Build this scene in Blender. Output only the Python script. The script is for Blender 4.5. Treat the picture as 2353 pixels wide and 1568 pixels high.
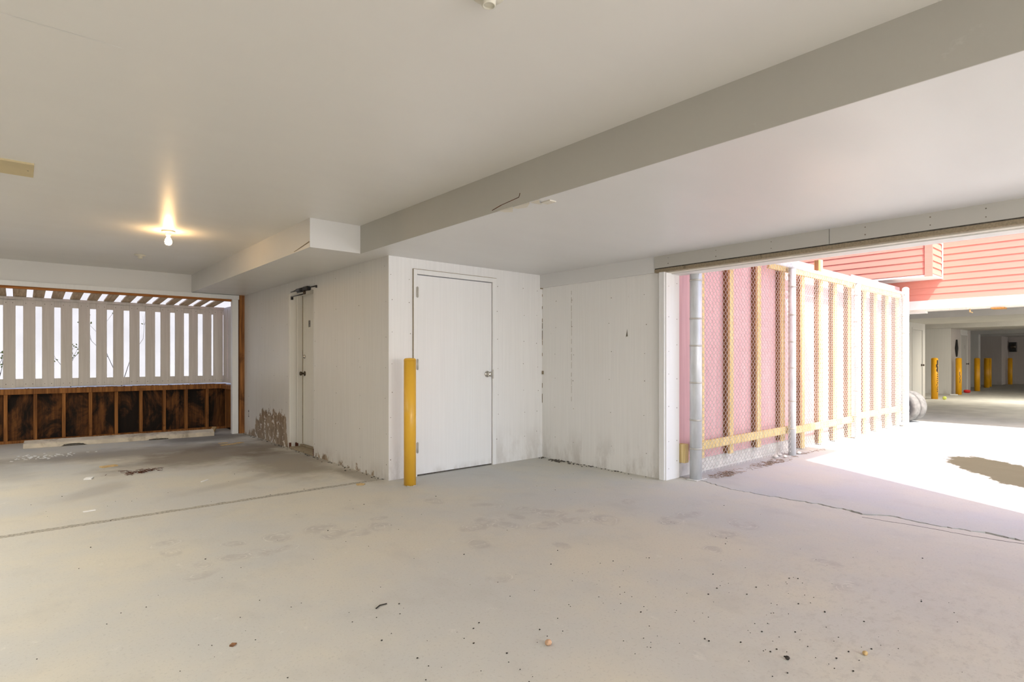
import bpy, bmesh, math, random
from mathutils import Vector, Matrix
for o in list(bpy.data.objects): bpy.data.objects.remove(o)
S = bpy.context.scene; C = S.collection
R = random.Random(7)
# ------------------------------------------------------------------ camera
FPX, YAW, HZ, CH = 1314.5, math.radians(49.19), 824.3, 1.19
cam = bpy.data.cameras.new('camera'); cam_o = bpy.data.objects.new('camera', cam); C.objects.link(cam_o)
cam.sensor_fit = 'HORIZONTAL'; cam.sensor_width = 36.0; cam.lens = 36.0 * FPX / 2353.0
cam.shift_x = 0.0; cam.shift_y = (HZ - 784.0) / 2353.0; cam.clip_start = 0.05; cam.clip_end = 300
cam_o.location = (0, 0, CH)
cam_o.rotation_euler = (math.radians(90), 0, YAW - math.radians(90))      # level, looking between +X and +Y
S.camera = cam_o
# ------------------------------------------------------------------ light
w = bpy.data.worlds.new('World'); S.world = w; w.use_nodes = True
nt = w.node_tree; bg = nt.nodes['Background']
sky = nt.nodes.new('ShaderNodeTexSky'); sky.sky_type = 'NISHITA'; sky.sun_disc = False
sky.sun_elevation = math.radians(56.8); sky.sun_rotation = math.radians(208); sky.dust_density = 3.0; sky.air_density = 0.7; sky.ozone_density = 0.6
nt.links.new(sky.outputs[0], bg.inputs[0]); bg.inputs[1].default_value = 0.36
sun = bpy.data.lights.new('sun', 'SUN'); sun.energy = 5.4; sun.angle = math.radians(0.55); sun.color = (1.0, 0.975, 0.94)
sun_o = bpy.data.objects.new('sun', sun); C.objects.link(sun_o)
sun_o.rotation_euler = Vector((0.31, 0.56, -1.0)).to_track_quat('-Z', 'Y').to_euler(); sun_o.location = (-5, -9, 20)
for lx, ly, e in ((-1.3, 1.6, 24), (-1.6, 4.2, 33), (-1.5, 7.0, 34), (16.0, 1.2, 14), (20.6, 2.4, 120)):      # unseen fill lights added to brighten the near and far carports
    al = bpy.data.lights.new('ceiling_fill', 'AREA'); al.shape = 'RECTANGLE'; al.size = 1.2; al.size_y = .35; al.energy = e; al.color = (1.0, .94, .83)
    ao = bpy.data.objects.new('ceiling_fill', al); C.objects.link(ao); ao.location = (lx, ly, 2.41)
fl = bpy.data.lights.new('front_fill', 'AREA'); fl.shape = 'RECTANGLE'; fl.size = 1.6; fl.size_y = 1.0; fl.energy = 68; fl.color = (1.0, .965, .91)
fo = bpy.data.objects.new('front_fill', fl); C.objects.link(fo); fo.location = (1.9, -4.6, 1.6)      # unseen fill light added behind the camera to brighten the front walls
fo.rotation_euler = (Vector((3.2, 5.0, 1.4)) - Vector(fo.location)).to_track_quat('-Z', 'Y').to_euler()
S.view_settings.view_transform = 'Standard'; S.view_settings.look = 'None'
S.view_settings.exposure = 0.63; S.view_settings.gamma = 1.0; S.view_settings.use_curve_mapping = False

# ------------------------------------------------------------------ materials
def lin(c):
    return tuple(((x / 255.0) / 12.92 if x / 255.0 <= 0.04045 else ((x / 255.0 + 0.055) / 1.055) ** 2.4) for x in c)
class NG:
    """small wrapper for node graphs driven by world position"""
    def __init__(s, name):
        s.m = bpy.data.materials.new(name); s.m.use_nodes = True; s.t = s.m.node_tree
        s.b = s.t.nodes['Principled BSDF']; s.pos = s.t.nodes.new('ShaderNodeNewGeometry').outputs['Position']
    def n(s, k, **kw):
        x = s.t.nodes.new('ShaderNode' + k)
        for a, v in kw.items(): setattr(x, a, v)
        return x
    def l(s, a, b): s.t.links.new(a, b)
    def put(s, sock, v):
        if isinstance(v, (int, float)): sock.default_value = v
        elif isinstance(v, tuple): sock.default_value = v if len(v) == len(sock.default_value) else (*v, 1.0)
        else: s.l(v, sock)
    def vscale(s, sc, vec=None):
        x = s.n('Mapping'); s.l(vec or s.pos, x.inputs[0]); x.inputs['Scale'].default_value = sc; return x.outputs[0]
    def noise(s, scale, sc=(1, 1, 1), detail=4, rough=0.55, dist=0.0, vec=None):
        x = s.n('TexNoise'); x.inputs['Scale'].default_value = scale; x.inputs['Detail'].default_value = detail
        x.inputs['Roughness'].default_value = rough; x.inputs['Distortion'].default_value = dist
        s.l(s.vscale(sc, vec), x.inputs['Vector']); return x.outputs['Fac']
    def math(s, op, a, b=0.0, c=0.0):
        x = s.n('Math', operation=op); s.put(x.inputs[0], a); s.put(x.inputs[1], b)
        if op in ('MULTIPLY_ADD', 'SMOOTH_MIN', 'COMPARE'): s.put(x.inputs[2], c)
        return x.outputs[0]
    def ramp(s, v, lo, hi, a=0.0, b=1.0, smooth=True):
        x = s.n('MapRange'); x.interpolation_type = 'SMOOTHSTEP' if smooth else 'LINEAR'
        s.put(x.inputs[0], v); s.put(x.inputs[1], lo); s.put(x.inputs[2], hi); s.put(x.inputs[3], a); s.put(x.inputs[4], b); return x.outputs[0]
    def mix(s, f, a, b, mode='MIX'):
        x = s.n('Mix', data_type='RGBA', blend_type=mode); s.put(x.inputs['Factor'], f)
        s.put(x.inputs[6], a); s.put(x.inputs[7], b); return x.outputs[2]
    def xyz(s):
        x = s.n('SeparateXYZ'); s.l(s.pos, x.inputs[0]); return x.outputs
    def ell(s, cx, cy, rx, ry, ang=0.0):
        """normalised distance from an ellipse centre on the floor"""
        X = s.xyz(); ca, sa = math.cos(ang), math.sin(ang)
        dx = s.math('SUBTRACT', X[0], cx); dy = s.math('SUBTRACT', X[1], cy)
        u = s.math('ADD', s.math('MULTIPLY', dx, ca / rx), s.math('MULTIPLY', dy, sa / rx))
        v = s.math('ADD', s.math('MULTIPLY', dx, -sa / ry), s.math('MULTIPLY', dy, ca / ry))
        return s.math('SQRT', s.math('ADD', s.math('MULTIPLY', u, u), s.math('MULTIPLY', v, v)))
    def bump(s, h, strength=0.2, dist=0.002):
        x = s.n('Bump'); x.inputs['Strength'].default_value = strength; x.inputs['Distance'].default_value = dist
        s.put(x.inputs['Height'], h); s.l(x.outputs[0], s.b.inputs['Normal'])
    def done(s, col, rough=0.6, metal=0.0, spec=0.5):
        s.put(s.b.inputs['Base Color'], col); s.put(s.b.inputs['Roughness'], rough)
        s.b.inputs['Metallic'].default_value = metal; s.b.inputs['Specular IOR Level'].default_value = spec
        return s.m
def simple(name, c, rough=0.6, metal=0.0, var=0.12, scale=8.0, sc=(1, 1, 1), bump=0.1, spec=0.5, dirt=None):
    g = NG(name); n = g.noise(scale, sc)
    a = tuple(x * (1 - var) for x in c); b = tuple(min(1, x * (1 + var)) for x in c)
    col = g.mix(g.ramp(n, 0.3, 0.7), a, b)
    if dirt:
        d = g.ramp(g.noise(dirt[1], (1, 1, 0.6), 6, 0.65), dirt[2], dirt[2] + 0.12)
        col = g.mix(g.math('MULTIPLY', d, dirt[3]), col, dirt[0])
    if bump: g.bump(g.noise(scale * 6, sc, 3), bump, 0.003)
    return g.done(col, rough, metal, spec)
def wall_paint(name, c, rough=0.42, grain=0.05, dirt=0.5, peel=None, low=0.0, bump=0.12):
    """painted plywood: fine vertical grain, faint grime spots, optional peeling at the foot"""
    g = NG(name)
    gr = g.noise(1.0, (55, 55, 1.2), 3, 0.6); big = g.noise(1.1, (1, 1, .7), 3)
    col = g.mix(g.ramp(gr, .3, .7), tuple(x * (1 - grain) for x in c), c)
    col = g.mix(g.math('MULTIPLY', g.ramp(big, .45, .75), .10), col, tuple(x * f for x, f in zip(c, (.86, .82, .74))))
    sp = g.ramp(g.noise(9, (1, 1, .8), 8, .75), .66, .74)
    col = g.mix(g.math('MULTIPLY', sp, dirt * .55), col, lin((125, 116, 100)))
    X = g.xyz()
    if low:
        zz = g.ramp(X[2], 0.0, low, 1.0, 0.0)
        st = g.math('MULTIPLY', zz, g.ramp(g.noise(4, (1, 1, .35), 7, .7), .42, .62))
        col = g.mix(g.math('MULTIPLY', st, .32), col, lin((138, 124, 100)))
    if peel:
        (y0, y1, zt) = peel
        m = g.math('MULTIPLY', g.ramp(X[1], y0, y0 + .12), g.ramp(X[1], y1 - 1.0, y1, 1, 0))
        h = g.math('SUBTRACT', g.math('MULTIPLY', m, zt), X[2])
        e = g.math('ADD', h, g.math('MULTIPLY', g.math('SUBTRACT', g.noise(7, (1, 1, .6), 6, .7), .5), .55))
        pm = g.ramp(e, .0, .03)
        inner = g.mix(g.ramp(g.noise(16, (1, 1, .3), 5), .4, .6), lin((164, 146, 124)), lin((136, 116, 94)))
        inner = g.mix(g.ramp(g.noise(11, (1, 1, 1), 5, .7), .56, .6), inner, tuple(x * .95 for x in c))
        col = g.mix(pm, col, inner)
    g.bump(gr, bump, .004)
    return g.done(col, g.ramp(big, .3, .7, rough - .06, rough + .08), 0, .5)
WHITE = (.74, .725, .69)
M = {}
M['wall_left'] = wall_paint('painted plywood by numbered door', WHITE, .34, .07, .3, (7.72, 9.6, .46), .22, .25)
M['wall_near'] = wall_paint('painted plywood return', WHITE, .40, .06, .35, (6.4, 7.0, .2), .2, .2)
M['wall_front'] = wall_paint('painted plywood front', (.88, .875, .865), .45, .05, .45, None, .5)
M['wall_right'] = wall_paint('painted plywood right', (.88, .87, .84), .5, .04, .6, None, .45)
M['trim'] = wall_paint('white trim paint', (.88, .88, .87), .45, .03, .3)
M['door'] = wall_paint('white door paint', (.88, .88, .875), .4, .03, .25, None, .1, .05)
M['door_old'] = wall_paint('old white door paint', (.78, .765, .715), .45, .04, .25, None, .2, .05)
def ceiling_mat(name, c, r0):
    g = NG(name)
    a = g.noise(1.0, (.8, 2.2, 1), 4); b = g.noise(3.0, (1, 1, 1), 6, .7)
    col = g.mix(g.math('MULTIPLY', g.ramp(a, .35, .7), .07), c, tuple(x * f for x, f in zip(c, (.8, .78, .82))))
    col = g.mix(g.math('MULTIPLY', g.ramp(b, .68, .74), .12), col, (.95, .94, .9))
    roll = g.noise(1.0, (16, 120, 20), 3, .6)
    g.bump(roll, .10, .004)
    return g.done(col, g.ramp(a, .3, .7, r0, r0 + .1), 0, .55)
M['ceiling'] = ceiling_mat('ceiling semi-gloss paint', (.80, .785, .745), .34)
M['soffit'] = ceiling_mat('soffit semi-gloss paint', (.75, .745, .725), .34)
M['beam'] = ceiling_mat('step face paint darkened for shade', (.52, .505, .455), .42)  # shade of the step face put into a darker copy of the soffit paint
M['header'] = ceiling_mat('header colour darkened for shade', (.54, .525, .475), .42)  # shade on the opening header painted in, darker than the other header
SCUFFS = [(0.72, 4.23), (0.71, 4.02), (0.81, 3.66), (0.76, 3.5), (0.99, 3.67), (1.11, 3.66), (1.31, 3.9), (1.05, 3.95), (1.28, 3.63), (1.6, 3.91), (1.62, 3.72), (2.03, 3.87), (1.94, 3.68), (2.63, 4.04), (2.87, 3.63), (3.04, 3.31), (3.1, 3.11), (3.33, 2.98), (2.84, 3.24), (3.1, 2.88), (3.28, 2.75), (2.63, 3.12), (2.84, 2.94), (2.44, 3.23), (2.62, 3.29), (2.24, 2.92), (2.62, 2.54), (1.98, 2.39), (3.83, 2.96), (3.64, 2.42), (3.88, 2.41), (3.93, 2.02), (3.61, 2.0), (3.27, 1.88), (3.56, 1.31), (3.28, 1.11), (1.75, 3.65)]
def concrete(name, c, outdoor=False):
    g = NG(name)
    big = g.noise(.7, (1, 1, 1), 5, .6); mid = g.noise(3.2, (1, .7, 1), 7, .65); fine = g.noise(70, (1, 1, 1), 3, .7)
    col = g.mix(g.ramp(big, .35, .65), tuple(x * f for x, f in zip(c, (.93, .955, .985))), tuple(x * f for x, f in zip(c, (1.06, 1.03, .95))))
    col = g.mix(g.math('MULTIPLY', g.ramp(mid, .50, .72), .30), col, tuple(x * .76 for x in c))
    col = g.mix(g.math('MULTIPLY', g.ramp(g.noise(5, (1.6, 1, 1), 8, .75), .60, .70), .34), col, tuple(min(1, x * 1.3) for x in c))
    col = g.mix(g.math('MULTIPLY', g.ramp(fine, .55, .70), .42), col, tuple(x * .62 for x in c))
    if not outdoor:
        # oil and damp stains in the far parking bay
        wob = g.math('MULTIPLY', g.math('SUBTRACT', g.noise(2.2, (1, 1, 1), 6, .65), .5), 1.1)
        for (cx, cy, rx, ry, an, k, cc) in ((1.9, 7.9, 1.6, .85, .5, .66, (98, 80, 60)), (2.35, 6.7, .65, 1.4, .0, .6, (102, 86, 66)), (1.1, 8.6, 1.7, .6, -.1, .55, (112, 98, 84)),
                                      (2.1, 9.5, .9, .6, 0, .7, (92, 84, 76)), (.5, 6.3, .5, .22, .9, .25, (120, 110, 100)), (2.62, 5.45, .16, .6, 0, .45, (104, 86, 64)),
                                      (1.6, 5.9, .8, .16, .45, .22, (130, 124, 116)), (-.3, 8.2, .5, 1.2, .3, .25, (130, 124, 112))):
            d = g.math('ADD', g.ell(cx, cy, rx, ry, an), wob)
            col = g.mix(g.ramp(d, .35, 1.05, k, 0), col, lin(cc))
        # scuffed shoe swirls in the dust in front of the door
        flat = g.n('VectorMath', operation='MULTIPLY'); g.l(g.pos, flat.inputs[0]); flat.inputs[1].default_value = (1, 1, 0)
        D = 9.0
        for (mx, my) in SCUFFS:
            mp = g.n('Mapping', vector_type='TEXTURE'); g.l(flat.outputs[0], mp.inputs[0]); mp.inputs['Location'].default_value = (mx, my, 0)
            q = R.uniform(.085, .15); mp.inputs['Rotation'].default_value = (0, 0, R.uniform(0, 3.1)); mp.inputs['Scale'].default_value = (q, q * R.uniform(.55, .85), 1)
            ln = g.n('VectorMath', operation='LENGTH'); g.l(mp.outputs[0], ln.inputs[0]); D = g.math('MINIMUM', ln.outputs['Value'], D)
        D = g.math('ADD', D, g.math('MULTIPLY', g.math('SUBTRACT', g.noise(14, detail=4), .5), .55))
        f = g.math('MULTIPLY', g.ramp(D, .75, 1.15, 1, 0), g.ramp(g.noise(8, detail=4), .36, .62))
        col = g.mix(g.math('MULTIPLY', f, .42), col, tuple(x * k for x, k in zip(c, (.66, .64, .66))))
        ring = g.math('SINE', g.math('MULTIPLY', D, 17))
        f2 = g.math('MULTIPLY', g.ramp(D, .8, 1.2, 1, 0), g.math('MULTIPLY', g.ramp(ring, .55, .95), g.ramp(g.noise(11, detail=3), .45, .6)))
        col = g.mix(g.math('MULTIPLY', f2, .38), col, tuple(min(1, x * 1.32) for x in c))
        # worn rougher patch along the near edge
        near = g.ramp(g.ell(2.6, .4, 1.5, .9, .6), .5, 1.3, 1, 0)
        pm = g.math('MULTIPLY', near, g.ramp(g.noise(13, (1, 1.5, 1), 6, .7), .5, .66))
        col = g.mix(g.math('MULTIPLY', pm, .35), col, tuple(x * .66 for x in c))
    else:
        wob = g.math('MULTIPLY', g.math('SUBTRACT', g.noise(3.4, (.8, 1.4, 1), 8, .72), .5), 1.1)
        d = g.math('ADD', g.math('MINIMUM', g.ell(8.0, 1.25, .9, .42, .55), g.ell(7.5, .9, .6, .35, .2)), wob)
        wet = g.ramp(d, .84, 1.02, 1, 0)
        col = g.mix(wet, col, lin((74, 70, 54)))
        fl = g.ramp(g.noise(26, (1, 1, 1), 6, .8), .70, .74)
        col = g.mix(g.math('MULTIPLY', fl, .7), col, lin((120, 112, 90)))
    g.bump(g.math('ADD', fine, g.math('MULTIPLY', mid, 1.5)), .22, .003)
    return g.done(col, g.ramp(big, .3, .7, .62, .78), 0, .35)
M['concrete'] = concrete('concrete garage slab', (.60, .585, .54))
M['concrete_out'] = concrete('concrete driveway', (.52, .53, .53), True)
M['concrete_far'] = simple('concrete of far carport', (.56, .54, .48), .7, 0, .12, 2.0, bump=.15)
M['joint'] = simple('dark joint dirt', (.10, .09, .075), .9, 0, .4, 40)
M['joint_fill'] = simple('sandy joint filler', (.40, .375, .32), .95, 0, .38, 60, bump=.6)
M['curb'] = simple('rough curb concrete', (.62, .61, .57), .85, 0, .12, 9, bump=.5)
M['stop'] = simple('weathered parking stop', (.66, .585, .47), .8, 0, .12, 7, bump=.4, dirt=(lin((110, 92, 68)), 3, .5, .5))
M['yellow'] = simple('yellow bollard paint', lin((234, 182, 58)), .32, 0, .05, 3, (1, 1, .4), .03, dirt=(lin((176, 128, 40)), 7, .62, .5))
M['yellow_far'] = simple('chipped yellow paint', lin((235, 170, 20)), .4, 0, .06, 3, (1, 1, .4), .03, dirt=(lin((120, 80, 20)), 9, .64, .7))
M['black'] = simple('black metal', (.015, .014, .013), .35, .2, .3, 20)
M['rust'] = simple('rusty edge', lin((92, 48, 26)), .85, 0, .4, 30)
M['chrome'] = simple('satin nickel', (.62, .60, .56), .22, 1, .05, 20, bump=0)
M['bronze'] = simple('dark bronze', (.10, .08, .06), .35, .9, .2, 20, bump=0)
M['hinge'] = simple('painted steel hinge', (.56, .54, .49), .45, .4, .1, 20)
M['galv'] = simple('galvanised steel', (.70, .725, .74), .42, .25, .1, 14, (1, 1, .3), .05)
M['wire'] = simple('galvanised wire', (.82, .82, .80), .5, .05, .08, 30, bump=0)
def wood(name, c, dark, sc=(30, 30, 1.4), rough=.75, blot=None, k=.6):
    g = NG(name); a = g.noise(1.0, sc, 5, .6, .6); col = g.mix(g.ramp(a, .3, .72), dark, c)
    if blot:
        b = g.noise(blot[1], (1, 1, .55), 7, .68, .8); col = g.mix(g.math('MULTIPLY', g.ramp(b, blot[2], blot[2] + .2), k), col, blot[0])
    g.bump(a, .2, .003); return g.done(col, rough, 0, .3)
M['stud_pine'] = wood('pale treated stud', lin((236, 214, 158)), lin((205, 180, 122)), blot=(lin((180, 140, 90)), 4, .62))
M['stud_back'] = wood('stud side browned for shade', lin((150, 112, 78)), lin((112, 80, 54)))  # shade of the pale studs' side faces, put into the wood colour
M['stud_dark'] = wood('orange brown old stud', lin((176, 118, 62)), lin((112, 70, 36)), blot=(lin((48, 28, 14)), 6, .55))
M['ledger'] = wood('orange pine ledger', lin((190, 126, 66)), lin((140, 84, 40)), (1.4, 30, 30))
M['lid'] = wood('grey brown lid board', lin((222, 200, 168)), lin((184, 156, 122)), (30, 1.4, 30), blot=(lin((112, 86, 60)), 5, .58))
M['ply_dark'] = wood('water stained dark plywood', lin((134, 84, 38)), lin((80, 48, 22)), (26, 26, 1.6), blot=(lin((10, 7, 4)), 2.6, .37), k=.95)
M['slat'] = wood('weathered white slat', (.76, .72, .67), (.66, .62, .565), (26, 26, 1.1), .6, (lin((128, 108, 88)), 9, .66), .5)
M['pink'] = wood('pink painted plywood', (.74, .47, .475), (.66, .40, .41), (22, 22, 1.0), .7, (lin((150, 96, 96)), 8, .66), .4)
M['siding'] = wood('salmon siding paint', (.70, .27, .21), (.66, .25, .19), (2, 2, 30), .6)
M['white_out'] = simple('white exterior trim', (.80, .79, .75), .55, 0, .04, 5, bump=.05, dirt=(lin((170, 160, 140)), 4, .62, .35))
M['raw'] = wood('raw brown wood', lin((196, 138, 66)), lin((150, 98, 44)), (1.2, 30, 30))
M['cream'] = simple('cream header board', (.74, .70, .60), .55, 0, .06, 6, bump=.08, dirt=(lin((150, 130, 100)), 14, .62, .5))
M['brown_edge'] = simple('greyed board edge', lin((150, 136, 112)), .8, 0, .15, 20, (1, 4, 4), .3, dirt=(lin((90, 76, 56)), 16, .58, .6))
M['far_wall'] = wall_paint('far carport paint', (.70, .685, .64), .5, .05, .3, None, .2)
M['far_dim'] = wall_paint('far carport wall darkened for shade', (.56, .51, .47), .55, .08, .3, None, .2)  # darker copy of the far wall paint, with shade in its colour
M['far_ceiling'] = simple('far carport ceiling', (.60, .58, .53), .5, 0, .05, 2, bump=.05)
M['porcelain'] = simple('porcelain lampholder', (.74, .71, .60), .3, 0, .04, 8, bump=0)
M['bare_board'] = simple('unpainted ceiling batten', lin((206, 190, 150)), .6, 0, .05, 4, bump=.05)
M['rubber'] = simple('dusty grey tyre rubber', (.19, .18, .165), .85, 0, .2, 14, bump=.2)
M['rim'] = simple('pale wheel rim', (.62, .60, .55), .4, .5, .1, 10)
M['door_far'] = wall_paint('far door darkened for shade', (.52, .50, .46), .45, .03, .2)  # white door paint darkened to go with the painted shade around it
M['ball'] = simple('yellow green felt', lin((222, 232, 110)), .9, 0, .1, 40)
M['red'] = simple('red plastic', lin((214, 40, 36)), .4, 0, .08, 20)
M['paper'] = simple('white paper', (.86, .86, .84), .7, 0, .05, 20)
M['dry'] = simple('dry brown leaf', lin((128, 92, 62)), .9, 0, .35, 60)
M['needle'] = simple('brown plant litter', lin((150, 126, 104)), .9, 0, .4, 90)
M['tan'] = simple('tan splinter', lin((206, 176, 124)), .8, 0, .15, 40)
M['grit'] = simple('dark pellet', (.03, .026, .02), .9, 0, .3, 40)
M['nut'] = simple('pale brown nut shell', lin((196, 160, 128)), .6, 0, .2, 60)
M['nail'] = simple('dull nail head', lin((128, 120, 106)), .6, .3, .2, 40, bump=0)
M['foil'] = simple('outdoor gravel', (.42, .415, .40), .9, 0, .15, 12, bump=.5)
M['garden'] = simple('pale garden wall', (.29, .30, .315), .9, 0, .06, 1.5, bump=.05)
M['twig'] = simple('grey twig', lin((96, 88, 80)), .9, 0, .2, 40)
M['leafg'] = simple('green leaf', lin((112, 128, 66)), .7, 0, .25, 30)
M['roof'] = simple('roofing', (.30, .29, .28), .9, 0, .1, 5)
g = NG('glowing bulb glass'); g.b.inputs['Emission Color'].default_value = (1.0, .62, .27, 1); g.b.inputs['Emission Strength'].default_value = 95.0
M['bulb'] = g.done((1, .9, .75), .3)

# ------------------------------------------------------------------ mesh helpers
class MB:
    def __init__(s): s.v = []; s.f = []; s.smooth = set()
    def add(s, vs, fs, smooth=False):
        k = len(s.v); s.v += [Vector(p) for p in vs]
        for f in fs:
            if smooth: s.smooth.add(len(s.f))
            s.f.append([k + i for i in f])
        return s
    def box(s, x0, x1, y0, y1, z0, z1, mat=None):
        vs = [(x, y, z) for z in (z0, z1) for y in (y0, y1) for x in (x0, x1)]
        if mat is not None: vs = [mat @ Vector(p) for p in vs]
        return s.add(vs, [(0, 2, 3, 1), (4, 5, 7, 6), (0, 1, 5, 4), (2, 6, 7, 3), (0, 4, 6, 2), (1, 3, 7, 5)])
    def prism(s, poly, z0, z1, mat=None):
        """poly in xy, counter-clockwise"""
        n = len(poly); vs = [(x, y, z0) for x, y in poly] + [(x, y, z1) for x, y in poly]
        if mat is not None: vs = [mat @ Vector(p) for p in vs]
        return s.add(vs, [tuple(range(n))[::-1], tuple(range(n, 2 * n))] + [(i, (i + 1) % n, n + (i + 1) % n, n + i) for i in range(n)])
    def tube(s, p0, p1, r, n=8, r1=None, cap=True):
        p0 = Vector(p0); p1 = Vector(p1); d = (p1 - p0).normalized(); r1 = r if r1 is None else r1
        a = d.orthogonal().normalized(); b = d.cross(a); vs = []
        for p, q in ((p0, r), (p1, r1)):
            for i in range(n):
                t = 2 * math.pi * i / n; vs.append(p + (a * math.cos(t) + b * math.sin(t)) * q)
        s.add(vs, [(i, (i + 1) % n, n + (i + 1) % n, n + i) for i in range(n)], True)
        if cap: s.add(vs, [tuple(range(n))[::-1], tuple(range(n, 2 * n))])
        return s
    def lathe(s, prof, c, axis=(0, 0, 1), n=20):
        """prof = [(radius, height along axis)]"""
        q = Vector((0, 0, 1)).rotation_difference(Vector(axis)).to_matrix(); vs = []; c = Vector(c)
        for r, h in prof:
            for i in range(n):
                t = 2 * math.pi * i / n; vs.append(c + q @ Vector((r * math.cos(t), r * math.sin(t), h)))
        fs = [(k * n + i, k * n + (i + 1) % n, (k + 1) * n + (i + 1) % n, (k + 1) * n + i) for k in range(len(prof) - 1) for i in range(n)]
        s.add(vs, fs, True)
        k = len(prof) - 1
        if prof[0][0] > 1e-5: s.add(vs[:n], [tuple(range(n))[::-1]])
        if prof[k][0] > 1e-5: s.add(vs[k * n:], [tuple(range(n))])
        return s
    def blob(s, c, r, sq=(1, 1, 1), jit=0.0, sub=1):
        bm = bmesh.new(); bmesh.ops.create_icosphere(bm, subdivisions=sub, radius=1)
        bm.verts.ensure_lookup_table()
        vs = [Vector(c) + Vector((v.co.x * sq[0], v.co.y * sq[1], v.co.z * sq[2])) * r * (1 + R.uniform(-jit, jit)) for v in bm.verts]
        fs = [[v.index for v in f.verts] for f in bm.faces]; bm.free(); return s.add(vs, fs, True)
    def mesh(s, name, mat, base=(0, 0, 0), bevel=0.0):
        me = bpy.data.meshes.new(name); b = Vector(base)
        me.from_pydata([tuple(p - b) for p in s.v], [], s.f)
        for i in s.smooth: me.polygons[i].use_smooth = True
        me.materials.append(M[mat] if isinstance(mat, str) else mat)
        bm = bmesh.new(); bm.from_mesh(me)
        if s.smooth: bmesh.ops.remove_doubles(bm, verts=bm.verts, dist=1e-6)
        if bevel: bmesh.ops.bevel(bm, geom=[e for e in bm.edges], offset=bevel, segments=1, affect='EDGES', clamp_overlap=True)
        bm.to_mesh(me); bm.free(); me.validate(); me.update(); return me
    def build(s, name, mat, parent=None, base=None, bevel=0.0):
        """base: world position of the origin; a child is placed relative to its parent's world base"""
        if base is None: base = WB.get(parent.name, (0, 0, 0)) if parent else (0, 0, 0)
        o = bpy.data.objects.new(name, s.mesh(name, mat, base, bevel)); C.objects.link(o)
        if parent:
            o.parent = parent; o.location = Vector(base) - Vector(WB.get(parent.name, (0, 0, 0)))
        else: o.location = base
        WB[o.name] = tuple(base); return o
WB = {}
def box(*a): return MB().box(*a)
def tag(o, label=None, cat=None, group=None, kind=None):
    if label: o['label'] = label
    if cat: o['category'] = cat
    if group: o['group'] = group
    if kind: o['kind'] = kind
    return o
def thing(name, label, cat, base=(0, 0, 0), group=None):
    o = bpy.data.objects.new(name, None); C.objects.link(o); o.location = base; o.empty_display_size = .1
    WB[o.name] = tuple(base); return tag(o, label, cat, group)
def struct(name, mb, mat, label=None, base=(0, 0, 0), bevel=0.0, parent=None):
    o = mb.build(name, mat, parent, base, bevel)
    if parent is None: o['kind'] = 'structure'
    if label: o['label'] = label
    return o
def wobble(pts, amp, step, rng):
    """subdivide a polyline and jitter it: broken concrete edges"""
    out = []
    for (x0, y0), (x1, y1) in zip(pts, pts[1:]):
        L = math.hypot(x1 - x0, y1 - y0); n = max(1, int(L / step)); nx, ny = -(y1 - y0) / L, (x1 - x0) / L
        for i in range(n):
            j = rng.uniform(-amp, amp) if (i or out) else 0; t = i / n
            out.append((x0 + (x1 - x0) * t + nx * j, y0 + (y1 - y0) * t + ny * j))
    out.append(pts[-1]); return out
def nails(name, pts, axis, parent, r=.0045):
    m = MB()
    for p in pts: m.tube(Vector(p) + Vector(axis) * .001, Vector(p) - Vector(axis) * .004, r * R.uniform(.8, 1.3), 6)
    return tag(m.build(name, 'nail', parent), kind='stuff')

# ------------------------------------------------------------------ setting: ground
floor = struct('floor', box(-30, 60, -40, 10.7, -.30, -.014), 'joint', 'concrete slabs of the carport and the driveway')
crk = [(5.02, 3.25), (5.012, 2.957), (4.915, 2.635), (4.905, 2.313), (4.94, 1.885), (4.90, 1.661), (4.865, 1.528), (4.97, 1.421), (4.94, 1.24), (4.951, .988), (4.967, .78), (4.945, .6), (4.95, -1), (4.95, -40)]
c1 = wobble(crk[:12], .014, .03, R) + crk[12:]
c2 = [(x + .014 + (.030 if y < .9 or 1.35 < y < 1.75 else .012 if y < 2.4 else 0) * R.uniform(.3, 1.2) + R.uniform(0, .010), y) for x, y in c1]
jy = 5.10
MB().prism([(-30, -40)] + c1[::-1] + [(5.02, 5.06), (2.8, jy - .02)] + [(-30, jy - .02)], -.014, 0).build('slab', 'concrete', floor)
MB().prism(c2[:] [::-1] + [(5.06, 3.32), (13.05, 3.32), (13.05, -40)], -.014, 0).build('slab', 'concrete_out', floor)
MB().prism([(-30, jy + .035), (2.8, jy + .035), (2.8, 10.7), (-30, 10.7)], -.014, 0).build('slab', 'concrete', floor)
MB().prism([(13.06, -40), (60, -40), (60, 10.7), (13.06, 10.7)], -.014, 0).build('slab', 'concrete_far', floor)
# sandy, crumbled strip in the joint between the bays
jl = wobble([(-4, jy - .030), (2.7, jy - .024)], .004, .03, R); jr = wobble([(2.7, jy + .040), (-4, jy + .050)], .010, .03, R)
MB().prism(jl + jr, -.014, .0008).build('joint_filler', 'joint_fill', floor)
c3 = wobble([(4.785, 1.53), (4.832, 1.214), (4.835, .894), (4.879, .63), (4.90, .3)], .006, .03, R)
MB().prism([(x - .003, y) for x, y in c3] + [(x + .003 + R.uniform(0, .004), y) for x, y in c3[::-1]], -.004, .0008).build('crack', 'joint', floor)

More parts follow.
